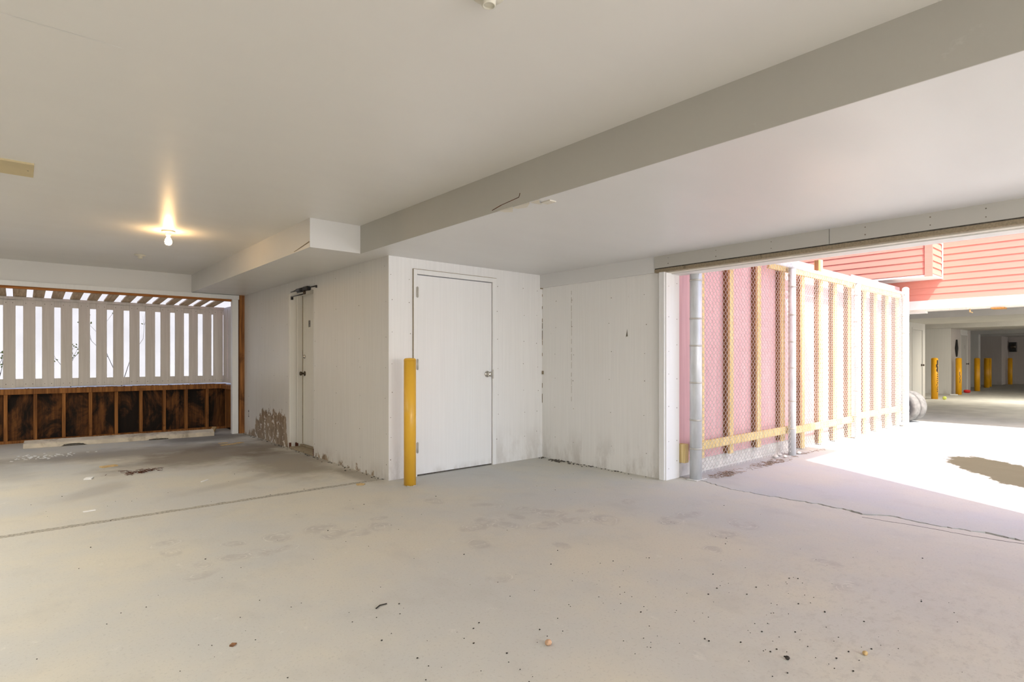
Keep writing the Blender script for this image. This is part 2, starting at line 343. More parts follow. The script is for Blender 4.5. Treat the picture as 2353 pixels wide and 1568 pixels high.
# ------------------------------------------------------------------ setting: ceilings
ZL, ZU = 2.195, 2.46
struct('ceiling', box(-4.2, 2.5, -5.5, 9.76, ZU, ZU + .12), 'ceiling', 'upper white ceiling over the parking bays')
ceil_o = S.objects['ceiling']
for a, b2 in (((-.06, 2.818), (.10, 2.816)), ((.10, 2.816), (.322, 2.813))):
    MB().add([(a[0], a[1], ZU - .001), (b2[0], b2[1], ZU - .001), (b2[0], b2[1] - .004, ZU - .001), (a[0], a[1] - .004, ZU - .001)], [(0, 1, 2, 3)]).build('paint_ridge', 'trim', ceil_o)
m = MB().prism([(2.48, -5.5), (4.80, -5.5), (4.80, 5.02), (2.73, 5.02), (2.73, 9.74), (1.99, 9.74), (1.99, 5.09), (2.48, 5.09)], ZL, ZU + .02)
sof = struct('ceiling_lower', m, 'soffit', 'lower dropped soffit of the ceiling with stepped edge')
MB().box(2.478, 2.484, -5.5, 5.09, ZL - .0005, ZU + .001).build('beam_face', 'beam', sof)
# cracked paint flap on the soffit edge
m = MB()
for (y0, y1, x, d) in ((2.86, 3.02, 2.475, .010), (2.70, 2.90, 2.478, .006), (2.62, 2.72, 2.49, .012)):
    m.add([(x, y0, ZL + .002), (x, y1, ZL + .002), (x + .05, y1 - .03, ZL - .004), (x + .07, (y0 + y1) / 2, ZL - d), (x + .02, y0 + .02, ZL - d)], [(0, 1, 2, 3, 4)])
m.box(2.545, 2.60, 2.58, 2.66, ZL - .006, ZL)
m.build('paint_flake', 'cream', sof)
m = MB()
for a, b in (((2.4785, 2.98, ZL + .035), (2.4785, 2.80, ZL + .05)), ((2.4785, 2.80, ZL + .05), (2.4785, 2.79, ZL + .075)), ((2.4785, 2.98, ZL + .035), (2.4785, 3.08, ZL + .018))):
    m.tube(a, b, .0028, 5)
m.build('paint_crack', 'rust', sof)
MB().add([(1.988, 5.10, ZL + .045), (1.988, 5.48, ZL + .008), (1.988, 5.48, ZL + .013), (1.988, 5.10, ZL + .052), (1.984, 5.10, ZL + .045), (1.984, 5.10, ZL + .052)], [(0, 1, 2, 3), (0, 4, 5, 3), (0, 1, 4), (3, 2, 5), (4, 1, 2, 5)]).build('paint_crack', 'brown_edge', sof)

# ------------------------------------------------------------------ setting: walls of the near carport
# wall with the numbered door (faces -X), split around the door recess
ZT = ZL + .005
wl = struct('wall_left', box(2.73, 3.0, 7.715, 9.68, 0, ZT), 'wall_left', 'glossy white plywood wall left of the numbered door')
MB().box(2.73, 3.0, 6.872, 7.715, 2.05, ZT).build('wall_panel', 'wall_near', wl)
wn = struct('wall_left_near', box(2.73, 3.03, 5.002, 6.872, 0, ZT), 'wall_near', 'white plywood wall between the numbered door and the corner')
nails('nail_heads', [(2.73, y + R.uniform(-.02, .02), z) for y in (5.06, 5.62, 6.22, 6.84) for z in (.15, .45, .8, 1.1, 1.4, 1.75, 2.1)], (-1, 0, 0), wn)
nails('nail_heads', [(2.73, y + R.uniform(-.02, .02), z) for y in (7.78, 8.3, 8.85, 9.45) for z in (.2, .6, .95, 1.3, 1.65, 2.0)], (-1, 0, 0), wl)
MB().box(2.727, 2.735, 9.447, 9.467, .275, .30).box(2.727, 2.735, 9.45, 9.464, .315, .33).box(2.727, 2.735, 9.447, 9.467, .35, .385).build('outlet_hole', 'black', wl)
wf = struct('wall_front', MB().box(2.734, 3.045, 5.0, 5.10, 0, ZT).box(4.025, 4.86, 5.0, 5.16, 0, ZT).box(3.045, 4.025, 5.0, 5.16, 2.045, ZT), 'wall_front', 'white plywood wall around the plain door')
nails('nail_heads', [(x + R.uniform(-.01, .01), 5.0, z + R.uniform(-.02, .02)) for x in (2.76, 2.965) for z in (.2, .4, .6, .85, 1.15, 1.45, 1.75, 2.0)]
      + [(x + R.uniform(-.015, .015), 5.0, z + R.uniform(-.03, .03)) for x in (4.10, 4.5, 4.72) for z in (.3, .55, .8, 1.1, 1.4, 1.7, 2.0)], (0, -1, 0), wf)
MB().box(4.765, 4.80, 4.985, 5.0, ZL - .165, ZL - .15).build('cable_stub', 'brown_edge', wf)
wr = struct('wall_right', MB().box(4.80, 5.0, 3.27, 5.16, 0, ZT), 'wall_right', 'white plywood side wall right of the plain door')
m = MB()
for q in range(14):
    z = .7 + q * .094; m.box(4.7985, 4.803, 4.515, 4.515 + R.uniform(.002, .004), z, z + R.uniform(.04, .094))
tag(m.build('panel_seam', 'brown_edge', wr), kind='stuff')
m = MB()
for i in range(16):
    z = R.uniform(.25, 2.0); m.box(4.797, 4.802, 4.992, 4.998, z, z + R.uniform(.015, .07))
m.box(4.79, 4.80, 4.975, 4.995, 1.0, 1.04); tag(m.build('corner_gap', 'brown_edge', wr), kind='stuff')
nails('nail_heads', [(4.80, y + R.uniform(-.02, .02), z + R.uniform(-.02, .02)) for y in (4.78, 4.5, 3.95, 3.5) for z in (.25, .6, .95, 1.25, 1.55, 1.85)], (-1, 0, 0), wr)
MB().add([(4.797, 3.735, 1.42), (4.797, 3.715, 1.42), (4.797, 3.722, 1.50), (4.801, 3.745, 1.40)], [(0, 1, 2), (0, 2, 3)]).build('paint_scratch', 'nail', wr)
# end post / corner boards of the opening
tp = struct('trim_1', box(4.764, 4.80, 3.25, 3.31, 0, 2.04), 'trim', 'white corner board beside the opening', bevel=.002)
te = struct('trim_2', box(4.78, 5.004, 3.235, 3.275, 0, 2.03), 'trim', 'bright white end board facing the driveway', bevel=.002)
nails('nail_heads', [(x, 3.235, z + R.uniform(-.04, .04)) for x in (4.82, 4.96) for z in (.15, .4, .7, 1.0, 1.3, 1.6, 1.9)], (0, -1, 0), te)
# header above the side wall and the opening
struct('trim_3', box(4.763, 4.86, 3.36, 5.0, 2.04, ZL + .01), 'soffit', 'plain white header over the side wall')
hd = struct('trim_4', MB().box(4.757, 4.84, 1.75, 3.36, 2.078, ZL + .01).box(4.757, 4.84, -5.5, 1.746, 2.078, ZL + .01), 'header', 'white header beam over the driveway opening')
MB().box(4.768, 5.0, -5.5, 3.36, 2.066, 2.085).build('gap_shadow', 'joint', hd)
MB().box(4.760, 4.80, -5.5, 3.36, 2.036, 2.069).build('edge_board', 'brown_edge', hd, bevel=.002)
MB().box(4.80, 4.865, -5.5, 3.33, 2.028, 2.069).build('cream_board', 'cream', hd)
MB().box(4.868, 5.03, -5.5, 3.27, 2.020, 2.10).build('underside_board', 'white_out', hd)
nails('nail_heads', [(4.757, y, z) for y in (3.2, 2.7, 2.2, 1.5, 1.1, .8, .5) for z in (2.11, 2.165)], (-1, 0, 0), hd)
# header of the far bay above the slatted screen
fh = struct('wall_back', box(-4.2, 2.0, 9.74, 9.86, 2.185, ZU + .01), 'soffit', 'white header wall above the slatted screen')
struct('trim_9', box(2.0, 2.75, 9.742, 9.86, 2.18, ZU), 'joint', 'dark gap above the far trim board at the right')
struct('trim_5', box(-4.2, 2.665, 9.715, 9.80, 2.125, 2.190), 'trim', 'white trim board under the far header', bevel=.002)
struct('trim_6', box(-4.2, 2.56, 9.745, 9.80, 2.093, 2.125), 'ledger', 'orange pine ledger over the slatted screen')
struct('trim_7', box(2.555, 2.645, 9.70, 9.79, 0, 2.125), 'trim', 'white post at the right end of the slatted screen', bevel=.004)
struct('trim_8', box(2.66, 2.745, 9.70, 9.78, 0, ZL), 'stud_dark', 'dark strip standing in for the shaded gap behind the white post')  # dark strip put in for the shade of the corner gap
struct('wall_side', box(-4.3, -4.2, -5.5, 10.7, 0, ZU), 'ply_dark', 'unseen plywood wall at the left of the carport, made dark to cut light')  # out of view; closed and coloured dark to cut light from the left

# ------------------------------------------------------------------ storeys above (they throw the shade on the drive)
struct('wall_upper', box(-4.3, 5.0, -.78, 9.70, ZU + .12, 6.40), 'siding', 'pink storey above the near carport')
struct('roof_upper', MB().prism([(-5, -.78), (6.02, -.78), (6.02, 10.3), (-5, 10.3)], 6.40, 6.55), 'roof', 'roof with deep eaves above the near carport')
struct('roof_low', box(-4.3, 5.0, -5.5, -.78, ZU + .12, 2.72), 'roof', 'low flat roof over the front of the carport')
struct('wall_band', box(4.84, 5.03, -5.5, 3.30, 2.10, ZU + .14), 'siding', 'pink band above the driveway opening')

# ------------------------------------------------------------------ numbered door in its recess
d1 = struct('door_1', box(2.90, 2.945, 6.80, 7.66, .045, 2.035), 'door_old', 'old white door marked 18 set deep in the left wall')
MB().box(2.728, 2.82, 7.672, 7.735, 0, 2.05).build('outer_jamb', 'door_old', d1, bevel=.006)
MB().box(2.82, 2.905, 7.66, 7.70, 0, 2.05).build('inner_jamb', 'door_old', d1, bevel=.006)
MB().box(2.735, 2.95, 6.86, 7.69, 2.035, 2.062).build('lintel', 'door_old', d1)
MB().box(2.74, 2.99, 6.78, 6.872, 0, 2.05).build('near_jamb', 'door_old', d1)
MB().box(2.72, 2.90, 6.875, 7.665, 0, .022).box(2.86, 2.93, 6.875, 7.665, .022, .042).build('threshold', 'brown_edge', d1, bevel=.004)
m = MB()
for y0, x in ((7.666, 2.727), (7.656, 2.80), (7.652, 2.815)):
    m.box(x, x + .02, y0, y0 + .03, 0.0, R.uniform(.05, .08))
m.box(2.726, 2.76, 6.862, 6.876, 0, .09); m.build('rust_edge', 'rust', d1)
MB().box(2.893, 2.90, 7.656, 7.663, .05, 2.03).build('door_gap', 'brown_edge', d1)
k = MB().lathe([(.033, 0), (.033, .006), (.012, .012), (.011, .034), (.024, .042), (.028, .054), (.024, .066), (0, .070)], (2.90, 7.592, .99), (-1, 0, 0), 16).build('door_knob', 'bronze', d1); tag(k, 'dark bronze knob')
MB().lathe([(.026, 0), (.025, .012), (.016, .018), (.014, .026), (0, .027)], (2.90, 7.592, 1.215), (-1, 0, 0), 14).build('deadbolt', 'chrome', d1)
def text_mesh(name, body, size, mat, parent, loc, rot, sx=1.0, ext=.001):
    cu = bpy.data.curves.new(name, 'FONT'); cu.body = body; cu.size = size; cu.extrude = ext; cu.align_x = 'LEFT'; cu.offset = size * .018
    t = bpy.data.objects.new(name + '_tmp', cu); C.objects.link(t); bpy.context.view_layer.update()
    me = bpy.data.meshes.new_from_object(t.evaluated_get(bpy.context.evaluated_depsgraph_get())); bpy.data.objects.remove(t)
    me.name = name; me.materials.clear(); me.materials.append(M[mat]); o = bpy.data.objects.new(name, me); C.objects.link(o)
    me.transform(Matrix.Diagonal((sx, 1, 1, 1))); o.parent = parent; o.location = Vector(loc) - Vector(WB.get(parent.name, (0, 0, 0))); o.rotation_euler = rot
    WB[o.name] = tuple(loc); return o
text_mesh('door_number', '18', .125, 'black', d1, (2.8985, 7.478, 1.605), (math.pi / 2, 0, -math.pi / 2), .62)
# door closer above the numbered door
cl = thing('door_closer', 'black hydraulic closer with rods above the door marked 18', 'door closer', (2.73, 7.05, 2.05))
MB().box(2.675, 2.728, 6.945, 7.10, 2.030, 2.082).build('closer_body', 'black', cl, bevel=.008)
MB().tube((2.70, 7.10, 2.062), (2.70, 7.34, 2.062), .020, 10).tube((2.70, 7.10, 2.035), (2.70, 7.32, 2.032), .010, 8).build('cylinder', 'black', cl)
MB().tube((2.70, 7.34, 2.064), (2.72, 7.61, 2.064), .006, 6).build('rod', 'black', cl)
MB().tube((2.70, 6.95, 2.064), (2.722, 6.77, 2.068), .006, 6).build('rod', 'black', cl)
MB().box(2.715, 2.73, 6.757, 6.775, 2.045, 2.075).build('rod_bracket', 'black', cl)
MB().tube((2.69, 7.06, 2.03), (2.69, 7.06, 1.99), .016, 10).build('spindle', 'bronze', cl)
MB().tube((2.69, 7.06, 1.995), (2.71, 7.56, 1.998), .007, 6).box(2.705, 2.73, 7.545, 7.575, 1.96, 2.005).build('arm', 'black', cl)

# ------------------------------------------------------------------ plain door
d2 = struct('door_2', box(3.054, 4.018, 5.004, 5.05, .014, 2.036), 'door', 'plain white flush door in the front wall', bevel=.002)
MB().box(3.002, 3.046, 4.988, 5.03, .0, 2.092).box(4.026, 4.074, 4.988, 5.03, .0, 2.092).box(3.046, 4.026, 4.988, 5.03, 2.044, 2.092).build('door_frame', 'trim', d2, bevel=.002)
MB().box(2.999, 4.074, 4.984, 4.99, 2.090, 2.094).box(2.998, 3.0025, 4.985, 5.0, .9, 2.094).build('frame_gap', 'brown_edge', d2)
MB().box(3.05, 4.02, 5.012, 5.06, .001, .013).build('threshold_gap', 'joint', d2)
for z in (1.86, 1.13, .29):
    h = MB().tube((3.047, 4.984, z - .055), (3.047, 4.984, z + .055), .007, 8).box(3.03, 3.062, 4.986, 4.992, z - .05, z + .05).build('hinge', 'hinge', d2)
k = MB().lathe([(.036, 0), (.036, .004), (.030, .010), (.013, .014), (.012, .032), (.022, .038), (.029, .050), (.027, .064), (.014, .069), (0, .069)], (3.955, 5.004, 1.017), (0, -1, 0), 20).build('door_knob', 'chrome', d2); tag(k, 'satin nickel knob')
MB().box(4.018, 4.034, 4.986, 4.994, .965, 1.065).build('strike_plate', 'hinge', d2)

# ------------------------------------------------------------------ bollards
BZ = [(.0572, 0), (.0572, 1.165), (.054, 1.180), (.045, 1.188), (0, 1.190)]
bb = (2.793, 4.705, 0)
b = thing('bollard', 'large yellow steel bollard standing left of the plain white door', 'bollard', bb)
MB().lathe([(.0572, -.01), (.0572, 1.178)], bb, n=28).build('post', 'yellow', b)
MB().lathe([(.0575, 1.168), (.0565, 1.182), (.045, 1.193), (0, 1.196)], bb, n=28).build('cap', 'yellow', b)
m = MB()
for i in range(28):
    a = R.uniform(0, 6.28); m.blob((bb[0] + math.cos(a) * R.uniform(.055, .075), bb[1] + math.sin(a) * R.uniform(.055, .075), .002), R.uniform(.004, .010), (1, 1, .35), .2)
tag(m.build('grout_crumbs', 'curb', b), kind='stuff')

# ------------------------------------------------------------------ ceiling fixtures
def lampholder(x, y, label, bulb, grp=None):
    t = thing('ceiling_lamp', label, 'lamp', (x, y, ZU))
    MB().lathe([(.060, 0), (.060, .010), (.050, .016), (.026, .020), (.024, .045), (.019, .047), (.019, .040)], (x, y, ZU), (0, 0, -1), 24).build('lamp_base', 'porcelain', t)
    if bulb:
        bl = MB().lathe([(.013, .045), (.014, .060), (.022, .076), (.030, .094), (.0325, .108), (.029, .126), (.018, .138), (0, .142)], (x, y, ZU), (0, 0, -1), 20).build('bulb', 'bulb', t); tag(bl, 'glowing warm bulb')
    return t
lampholder(1.132, 6.542, 'lit bare bulb in a porcelain ceiling holder', True)
lampholder(1.132, 8.279, 'unlit ceiling lampholder without bulb nearest the slatted screen', False)
lampholder(1.236, 1.555, 'ceiling lampholder just cut by the top edge of the photo', False)
t = tag(box(-.9, .080, 4.853, 5.19, ZU - .012, ZU + .001).build('ceiling_batten', 'bare_board', None, None, .001), 'cream unpainted board screwed flat to the ceiling at the left', 'board')
t.location = (0, 0, 0)
nails('screw_head', [(.05, 5.02, ZU - .0125)], (0, 0, -1), t, .006)

# ------------------------------------------------------------------ slatted screen and low stud wall at the far end
YS = 10.60
sc = thing('slatted_screen', 'weathered white screen of upright slats with bright gaps at the far end', 'screen', (1.2, YS, .75))
g0, P = .054, .2078
xs = [(2.494, 2.645)]
edges = [(-.026, .054), (.188, .260), (.397, .471), (.605, .679), (.815, .889), (1.022, 1.100), (1.234, 1.309), (1.442, 1.519), (1.651, 1.725), (1.860, 1.927), (2.057, 2.129), (2.261, 2.334), (2.466, 2.494)]
left = [(-.026 - P * i, .050 - P * i) for i in range(1, 19)][::-1]
ed = left + edges
for (a, b2), (c, d) in zip(ed, ed[1:]): xs.append((b2, c))
for x0, x1 in sorted(xs):
    dz = R.uniform(-.005, .005)
    MB().box(x0, x1, YS, YS + .019, .782 + dz, 2.018 + dz).build('slat', 'slat', sc, bevel=.002)
for a, b2 in ed:
    if a > -.6:
        MB().box(a + .001, b2 - .001, YS + .004, YS + .02, 1.932, 2.016).build('filler_block', 'slat', sc)
        MB().box(a + .001, b2 - .001, YS + .004, YS + .02, .79, .903).build('filler_block', 'slat', sc)
nails('nail_heads', [(x + q, YS, z) for x0, x1 in xs for x, q in ((x0, .03), (x1, -.03)) if x1 > -.5 for z in (.83, 1.97)], (0, -1, 0), sc, .005)
MB().box(-3.9, 2.66, YS + .02, YS + .058, 1.935, 2.03).build('top_rail', 'slat', sc)
MB().box(-3.9, 2.66, YS + .02, YS + .058, .782, .90).build('bottom_rail', 'slat', sc)
MB().box(-3.9, 2.66, YS - .02, YS + .06, 2.018, 2.057).build('cap_rail', 'slat', sc)
# short return of the screen at its right end
for i, (y0, y1) in enumerate(((10.36, 10.59), (10.10, 10.30), (9.86, 10.05))):
    MB().box(2.648, 2.666, y0, y1, .785, 2.02).build('return_slat', 'slat', sc)
MB().box(2.655, 2.70, 9.8, YS, .785, .86).build('return_rail', 'slat', sc)
MB().box(2.655, 2.70, 9.8, YS, 1.95, 2.05).build('return_rail', 'slat', sc)
# lid of boards between the header and the screen
lg = [(-.122, -.053), (.089, .157), (.283, .363), (.495, .578), (.695, .780), (.905, .985), (1.108, 1.200), (1.322, 1.410), (1.525, 1.615), (1.715, 1.800), (1.912, 1.990), (2.118, 2.200), (2.30, 2.38)]
lg = [(-.122 - .207 * i, -.05 - .207 * i) for i in range(1, 18)][::-1] + lg + [(2.50, 2.66)]
for (a, b2), (c, d) in zip(lg, lg[1:]):
    MB().add([(x, y, z + dz) for dz in (0, .019) for x, y, z in ((b2, 9.785, 2.118), (c, 9.785, 2.118), (c, YS + .03, 2.058), (b2, YS + .03, 2.058))], [(3, 2, 1, 0), (4, 5, 6, 7), (0, 1, 5, 4), (1, 2, 6, 5), (2, 3, 7, 6), (3, 0, 4, 7)]).build('lid_board', 'lid', sc)
# stud wall
sw = thing('stud_wall', 'low dark plywood wall with exposed brown studs under the slatted screen', 'wall', (1.2, YS, 0))
stx = [-.131, .186, .506, .820, 1.140, 1.461, 1.777, 2.089, 2.400]; sta = [-.131 - .316 * i for i in range(1, 12)][::-1] + stx
for x in sta: MB().box(x - .021, x + .021, YS - .01, YS + .075, .038, .685).build('stud', 'stud_dark', sw, bevel=.002)
bx = sta + [2.69]
for a, b2 in zip(bx, bx[1:]): MB().box(a, b2 - .001, YS + .076, YS + .09, 0, .70).build('plywood_panel', 'ply_dark', sw)
MB().box(-3.7, 2.69, YS - .03, YS + .09, .685, .760).build('top_plate', 'stud_dark', sw, bevel=.002)
MB().box(-3.7, 2.69, YS - .012, YS + .075, 0, .038).build('bottom_plate', 'stud_dark', sw)
MB().box(2.690, 2.705, 9.80, YS + .09, 0, .70).build('plywood_panel', 'ply_dark', sw)
for y in (10.32, 10.0): MB().box(2.61, 2.69, y - .02, y + .02, .04, .685).build('stud', 'stud_dark', sw)
MB().box(2.60, 2.70, 9.80, YS - .03, .685, .748).build('top_plate', 'stud_dark', sw)
m = MB()
for i in range(150):
    x = R.choice((R.uniform(.7, 1.15), R.uniform(1.35, 1.75), R.uniform(2.1, 2.55), R.uniform(-.2, 2.6)))
    m.blob((x, YS - .02 + R.uniform(0, .09), .763), R.uniform(.004, .009), (1.6, 1, .6), .3)
tag(m.build('leaf_litter', 'dry', sw), kind='stuff')
# outside behind the screen
struct('ground_back', box(-9, 9, 10.70, 30, -.3, .745), 'foil', 'pale ground outside behind the slatted screen')
struct('wall_garden', box(-9, 9, 16.0, 16.2, .74, 4.2), 'garden', 'sunlit pale wall outside behind the slatted screen')
def shrub(x, y, h, label, n):
    t = thing('bare_shrub', label, 'shrub', (x, y, .745))
    m = MB(); lf = MB(); tips = []
    def grow(p, d, L, r, k):
        q = p + d * L; m.tube(p, q, r, 5, r * .65, False); tips.append(q)
        if k:
            for _ in range(2):
                nd = (d + Vector((R.uniform(-.7, .7), R.uniform(-.4, .4), R.uniform(-.15, .5)))).normalized(); grow(q, nd, L * R.uniform(.55, .8), r * .62, k - 1)
    for _ in range(n): grow(Vector((x, y, .745)), Vector((R.uniform(-.4, .4), R.uniform(-.1, .2), 1)).normalized(), h * .4, .006, 3)
    m.build('stem', 'twig', t)
    for q in tips[::2]:
        for _ in range(2):
            c = q + Vector((R.uniform(-.03, .03), R.uniform(-.03, .03), R.uniform(-.03, .03))); a = R.uniform(0, 6.28)
            u = Vector((math.cos(a), 0, math.sin(a))) * .018; vv = Vector((-math.sin(a), .5, math.cos(a))) * .010
            lf.add([c - u, c + vv, c + u, c - vv], [(0, 1, 2, 3)])
    tag(lf.build('leaves', 'leafg', t), kind='stuff')
shrub(1.27, 11.15, 1.25, 'thin twiggy shrub behind the eighth gap of the slatted screen', 2)
shrub(.62, 11.2, .75, 'low twiggy shrub behind the left half of the slatted screen', 2)
shrub(-.25, 11.15, .55, 'twiggy shrub behind the leftmost visible gap of the slatted screen', 2)

# ------------------------------------------------------------------ parking stop and splinter board
ws = thing('wheel_stop', 'long worn parking stop lying in front of the low stud wall', 'parking stop', (.05, 9.91, 0))
A = Vector((.05, 9.90, 0)); B = Vector((2.285, 9.655, 0)); dr = (B - A).normalized(); nr = Vector((-dr.y, dr.x, 0)); L = (B - A).length
rot = Matrix((( dr.x, nr.x, 0, A.x), (dr.y, nr.y, 0, A.y), (0, 0, 1, 0), (0, 0, 0, 1)))
m = MB(); nst = 46; prof = []
for i in range(nst + 1):
    t = L * i / nst; lift = .0
    for c0, w0, hh in ((.53, .13, .030), (1.52, .14, .018)):
        lift = max(lift, hh * max(0, 1 - ((t - c0) / w0) ** 4))
    prof.append([(t, 0, .001 + lift), (t, .004, .058 + R.uniform(-.002, .002)), (t, .022, .066 + R.uniform(-.001, .001)), (t, .15, .092), (t, .165, .001)])
vs = [rot @ Vector(p) for r in prof for p in r]; fs = []
for i in range(nst):
    for j in range(5): fs.append((i * 5 + j, i * 5 + (j + 1) % 5, (i + 1) * 5 + (j + 1) % 5, (i + 1) * 5 + j))
fs += [(0, 4, 3, 2, 1)[::1], tuple(nst * 5 + j for j in range(5))]
m.add(vs, fs).build('stop_block', 'stop', ws)
MB().box(.42, .64, -.004, .02, .001, .024, rot).build('chipped_hollow', 'joint', ws)
MB().box(1.40, 1.64, -.003, .02, .001, .014, rot).build('chipped_hollow', 'joint', ws)
o = MB().prism([(2.30, 10.02), (2.36, 10.00), (2.47, 10.30), (2.41, 10.33)], .02, .05).build('loose_board', 'tan', None, (2.38, 10.15, 0)); tag(o, 'short split board end lying behind the right end of the parking stop', 'board')
o.rotation_euler = (.12, 0, 0)

# ------------------------------------------------------------------ chain link fence
YF = 3.08
fn = thing('chain_link_fence', 'galvanised chain link fence with round posts along the driveway', 'fence', (5.05, YF, 0))
posts = [(5.05, .058, 2.36), (7.222, .045, 2.33), (9.447, .045, 2.33), (11.772, .052, 2.41)]
for x, r, h in posts:
    p = MB().tube((x, YF, 0), (x, YF, h), r, 24).build('fence_post', 'galv', fn)
    MB().lathe([(r * 1.04, 0), (r * 1.04, .03), (r * .9, .045), (r * .5, .06), (0, .064)], (x, YF, h - .03), n=18).build('post_cap', 'galv', p)
    zz = [.28, .62, .92, 1.28, 1.62, 1.95] if r > .05 else [.35, .70, 1.05, 1.40, 1.75, 2.1]
    for z in zz:
        MB().lathe([(r + .001, -.008), (r + .003, -.008), (r + .003, .008), (r + .001, .008)], (x, YF, z + R.uniform(-.04, .04)), n=20).build('tension_band', 'hinge', p)
MB().box(4.96, 5.15, 3.015, 3.139, 0, .008).build('post_footing', 'curb', fn, bevel=.003)
for (xa, _, _), (xb, _, _) in zip(posts, posts[1:]):
    MB().tube((xa, YF, 2.325), (xb, YF, 2.325), .021, 12).build('top_rail', 'galv', fn)
m = MB(); pw = .0335; ph = .0635; rw = .0026; z0, z1 = .045, 2.36; nseg = int((z1 - z0) / (ph / 2))
xc = 5.105; k = 0
while xc < 11.73:
    pts = []
    for i in range(nseg + 1):
        s_ = (i + k) % 2
        pts.append(Vector((xc + (pw * .58 if s_ else -pw * .58), YF + (.003 if (i % 2) else -.003), z0 + i * ph / 2)))
    ring = [Vector((rw, 0, 0)), Vector((-rw * .5, rw * .87, 0)), Vector((-rw * .5, -rw * .87, 0))]
    base = len(m.v); m.v += [p + q for p in pts for q in ring]
    for i in range(nseg):
        for j in range(3):
            m.smooth.add(len(m.f)); m.f.append([base + i * 3 + j, base + i * 3 + (j + 1) % 3, base + i * 3 + 3 + (j + 1) % 3, base + i * 3 + 3 + j])
    xc += pw; k += 1
tag(m.build('wire_mesh', 'wire', fn), kind='stuff')
for x in [5.3 + .45 * i for i in range(15)]: MB().lathe([(.022, -.004), (.026, 0), (.022, .004)], (x, YF, 2.325), (1, 0, 0), 10).build('tie_wire', 'wire', fn)

# ------------------------------------------------------------------ pink plywood fence behind the mesh
pf = thing('plywood_fence', 'pink plywood fence on pale studs behind the chain link', 'fence', (5.0, 3.26, 0))
px = [5.0, 6.10, 7.32, 8.54, 9.76, 10.98, 12.12]; tops = [2.47, 2.47, 2.485, 2.492, 2.488, 2.478]; tops2 = [2.47, 2.47, 2.485, 2.465, 2.492, 2.482]
for i, (a, b2) in enumerate(zip(px, px[1:])):
    MB().box(a, b2 - .003, 3.262, 3.278, .142, tops2[i]).build('plywood_panel', 'pink', pf)
sx = [5.335, 5.935, 6.575, 7.205, 7.795, 8.385, 8.89, 9.46, 10.09, 10.60, 11.16, 11.70]
for i, x in enumerate(sx):
    zb = (.155 if i < 4 else .012) + R.uniform(-.01, .01)
    zt = 2.55 if i == 5 else 2.36
    st = MB().box(x - .042, x + .042, 3.178, 3.206, zb, zt).build('stud', 'stud_pine', pf, bevel=.002)
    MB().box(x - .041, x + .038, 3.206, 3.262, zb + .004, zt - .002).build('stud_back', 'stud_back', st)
MB().box(5.015, 5.085, 3.18, 3.262, .148, .335).build('stud', 'stud_pine', pf, bevel=.003)
MB().box(5.11, 7.325, 3.143, 3.176, .255, .345).build('bottom_rail', 'stud_pine', pf, bevel=.003)
MB().box(7.35, 9.58, 3.143, 3.176, .235, .325).build('bottom_rail', 'stud_pine', pf, bevel=.003)
MB().box(9.585, 11.86, 3.143, 3.176, .27, .36).build('bottom_rail', 'stud_pine', pf, bevel=.003)
MB().box(6.75, 9.2, 3.143, 3.176, 2.265, 2.355).build('top_rail', 'stud_pine', pf, bevel=.003)
MB().box(9.205, 11.75, 3.143, 3.176, 2.245, 2.335).build('top_rail', 'stud_pine', pf, bevel=.003)
MB().box(11.76, 11.86, 3.17, 3.262, 0, 2.30).build('end_post', 'white_out', pf, bevel=.003)
cb = struct('curb', MB().prism([(5.03, 3.256), (12.2, 3.256), (12.2, 3.45), (5.03, 3.45)], -.01, .14), 'curb', 'rough concrete curb under the pink fence', bevel=.008)

# ------------------------------------------------------------------ litter at the foot of the fence
m = MB()
for i in range(270):
    t = R.random(); x = R.choice((R.uniform(5.2, 5.75), R.uniform(6.15, 6.75), R.uniform(5.1, 8.2))); y = R.uniform(2.93, 3.07) if x < 6.9 else R.uniform(2.97, 3.03)
    a = R.uniform(0, 6.28); ll = R.uniform(.012, .05); c = Vector((x, y, R.uniform(.003, .016)))
    u = Vector((math.cos(a), math.sin(a), R.uniform(-.2, .2))) * ll; m.tube(c - u, c + u, R.uniform(.001, .0022), 3)
tag(m.build('plant_litter', 'needle'), 'brown dry needles and twigs heaped along the fence foot', 'litter', None, 'stuff')
for i, (x, y, r) in enumerate(((6.86, 3.12, .034), (6.98, 3.06, .026), (7.03, 3.15, .03), (7.36, 3.06, .03))):
    o = MB().blob((x, y, r * .55), r, (1.2, .9, .62), .18, 2).build('stone', 'curb', None, (x, y, 0))
    tag(o, ['pale stone left of the second fence post, farthest from it', 'pale stone left of the second fence post, at the front', 'pale stone touching the second fence post from behind', 'pale stone just right of the second fence post'][i], 'stone', 'stones at the second fence post')

# ------------------------------------------------------------------ small things on the floor
def slab_thing(name, label, cat, mat, poly, z=.004, mb=None, base=None, grp=None):
    cx = sum(p[0] for p in poly) / len(poly); cy = sum(p[1] for p in poly) / len(poly)
    return tag(MB().prism(poly, .0005, z).build(name, mat, None, (cx, cy, 0)), label, cat, grp)
def quad(x, y, a, b, ang):
    c, s_ = math.cos(ang), math.sin(ang); return [(x + c * u - s_ * v, y + s_ * u + c * v) for u, v in ((-a, -b), (a, -b), (a, b), (-a, b))]
slab_thing('paper_scrap', 'white folded paper scrap lying on the far bay floor', 'paper', 'paper', quad(.529, 7.01, .032, .045, -.3), .012)
slab_thing('wood_splinter', 'flat grey brown wood chip left of the leaf pile', 'wood chip', 'tan', quad(.755, 7.66, .075, .04, .25), .012)
slab_thing('wood_splinter', 'thin pale splinter near the joint of the far bay', 'wood chip', 'paper', quad(1.37, 6.15, .05, .006, .75), .008)
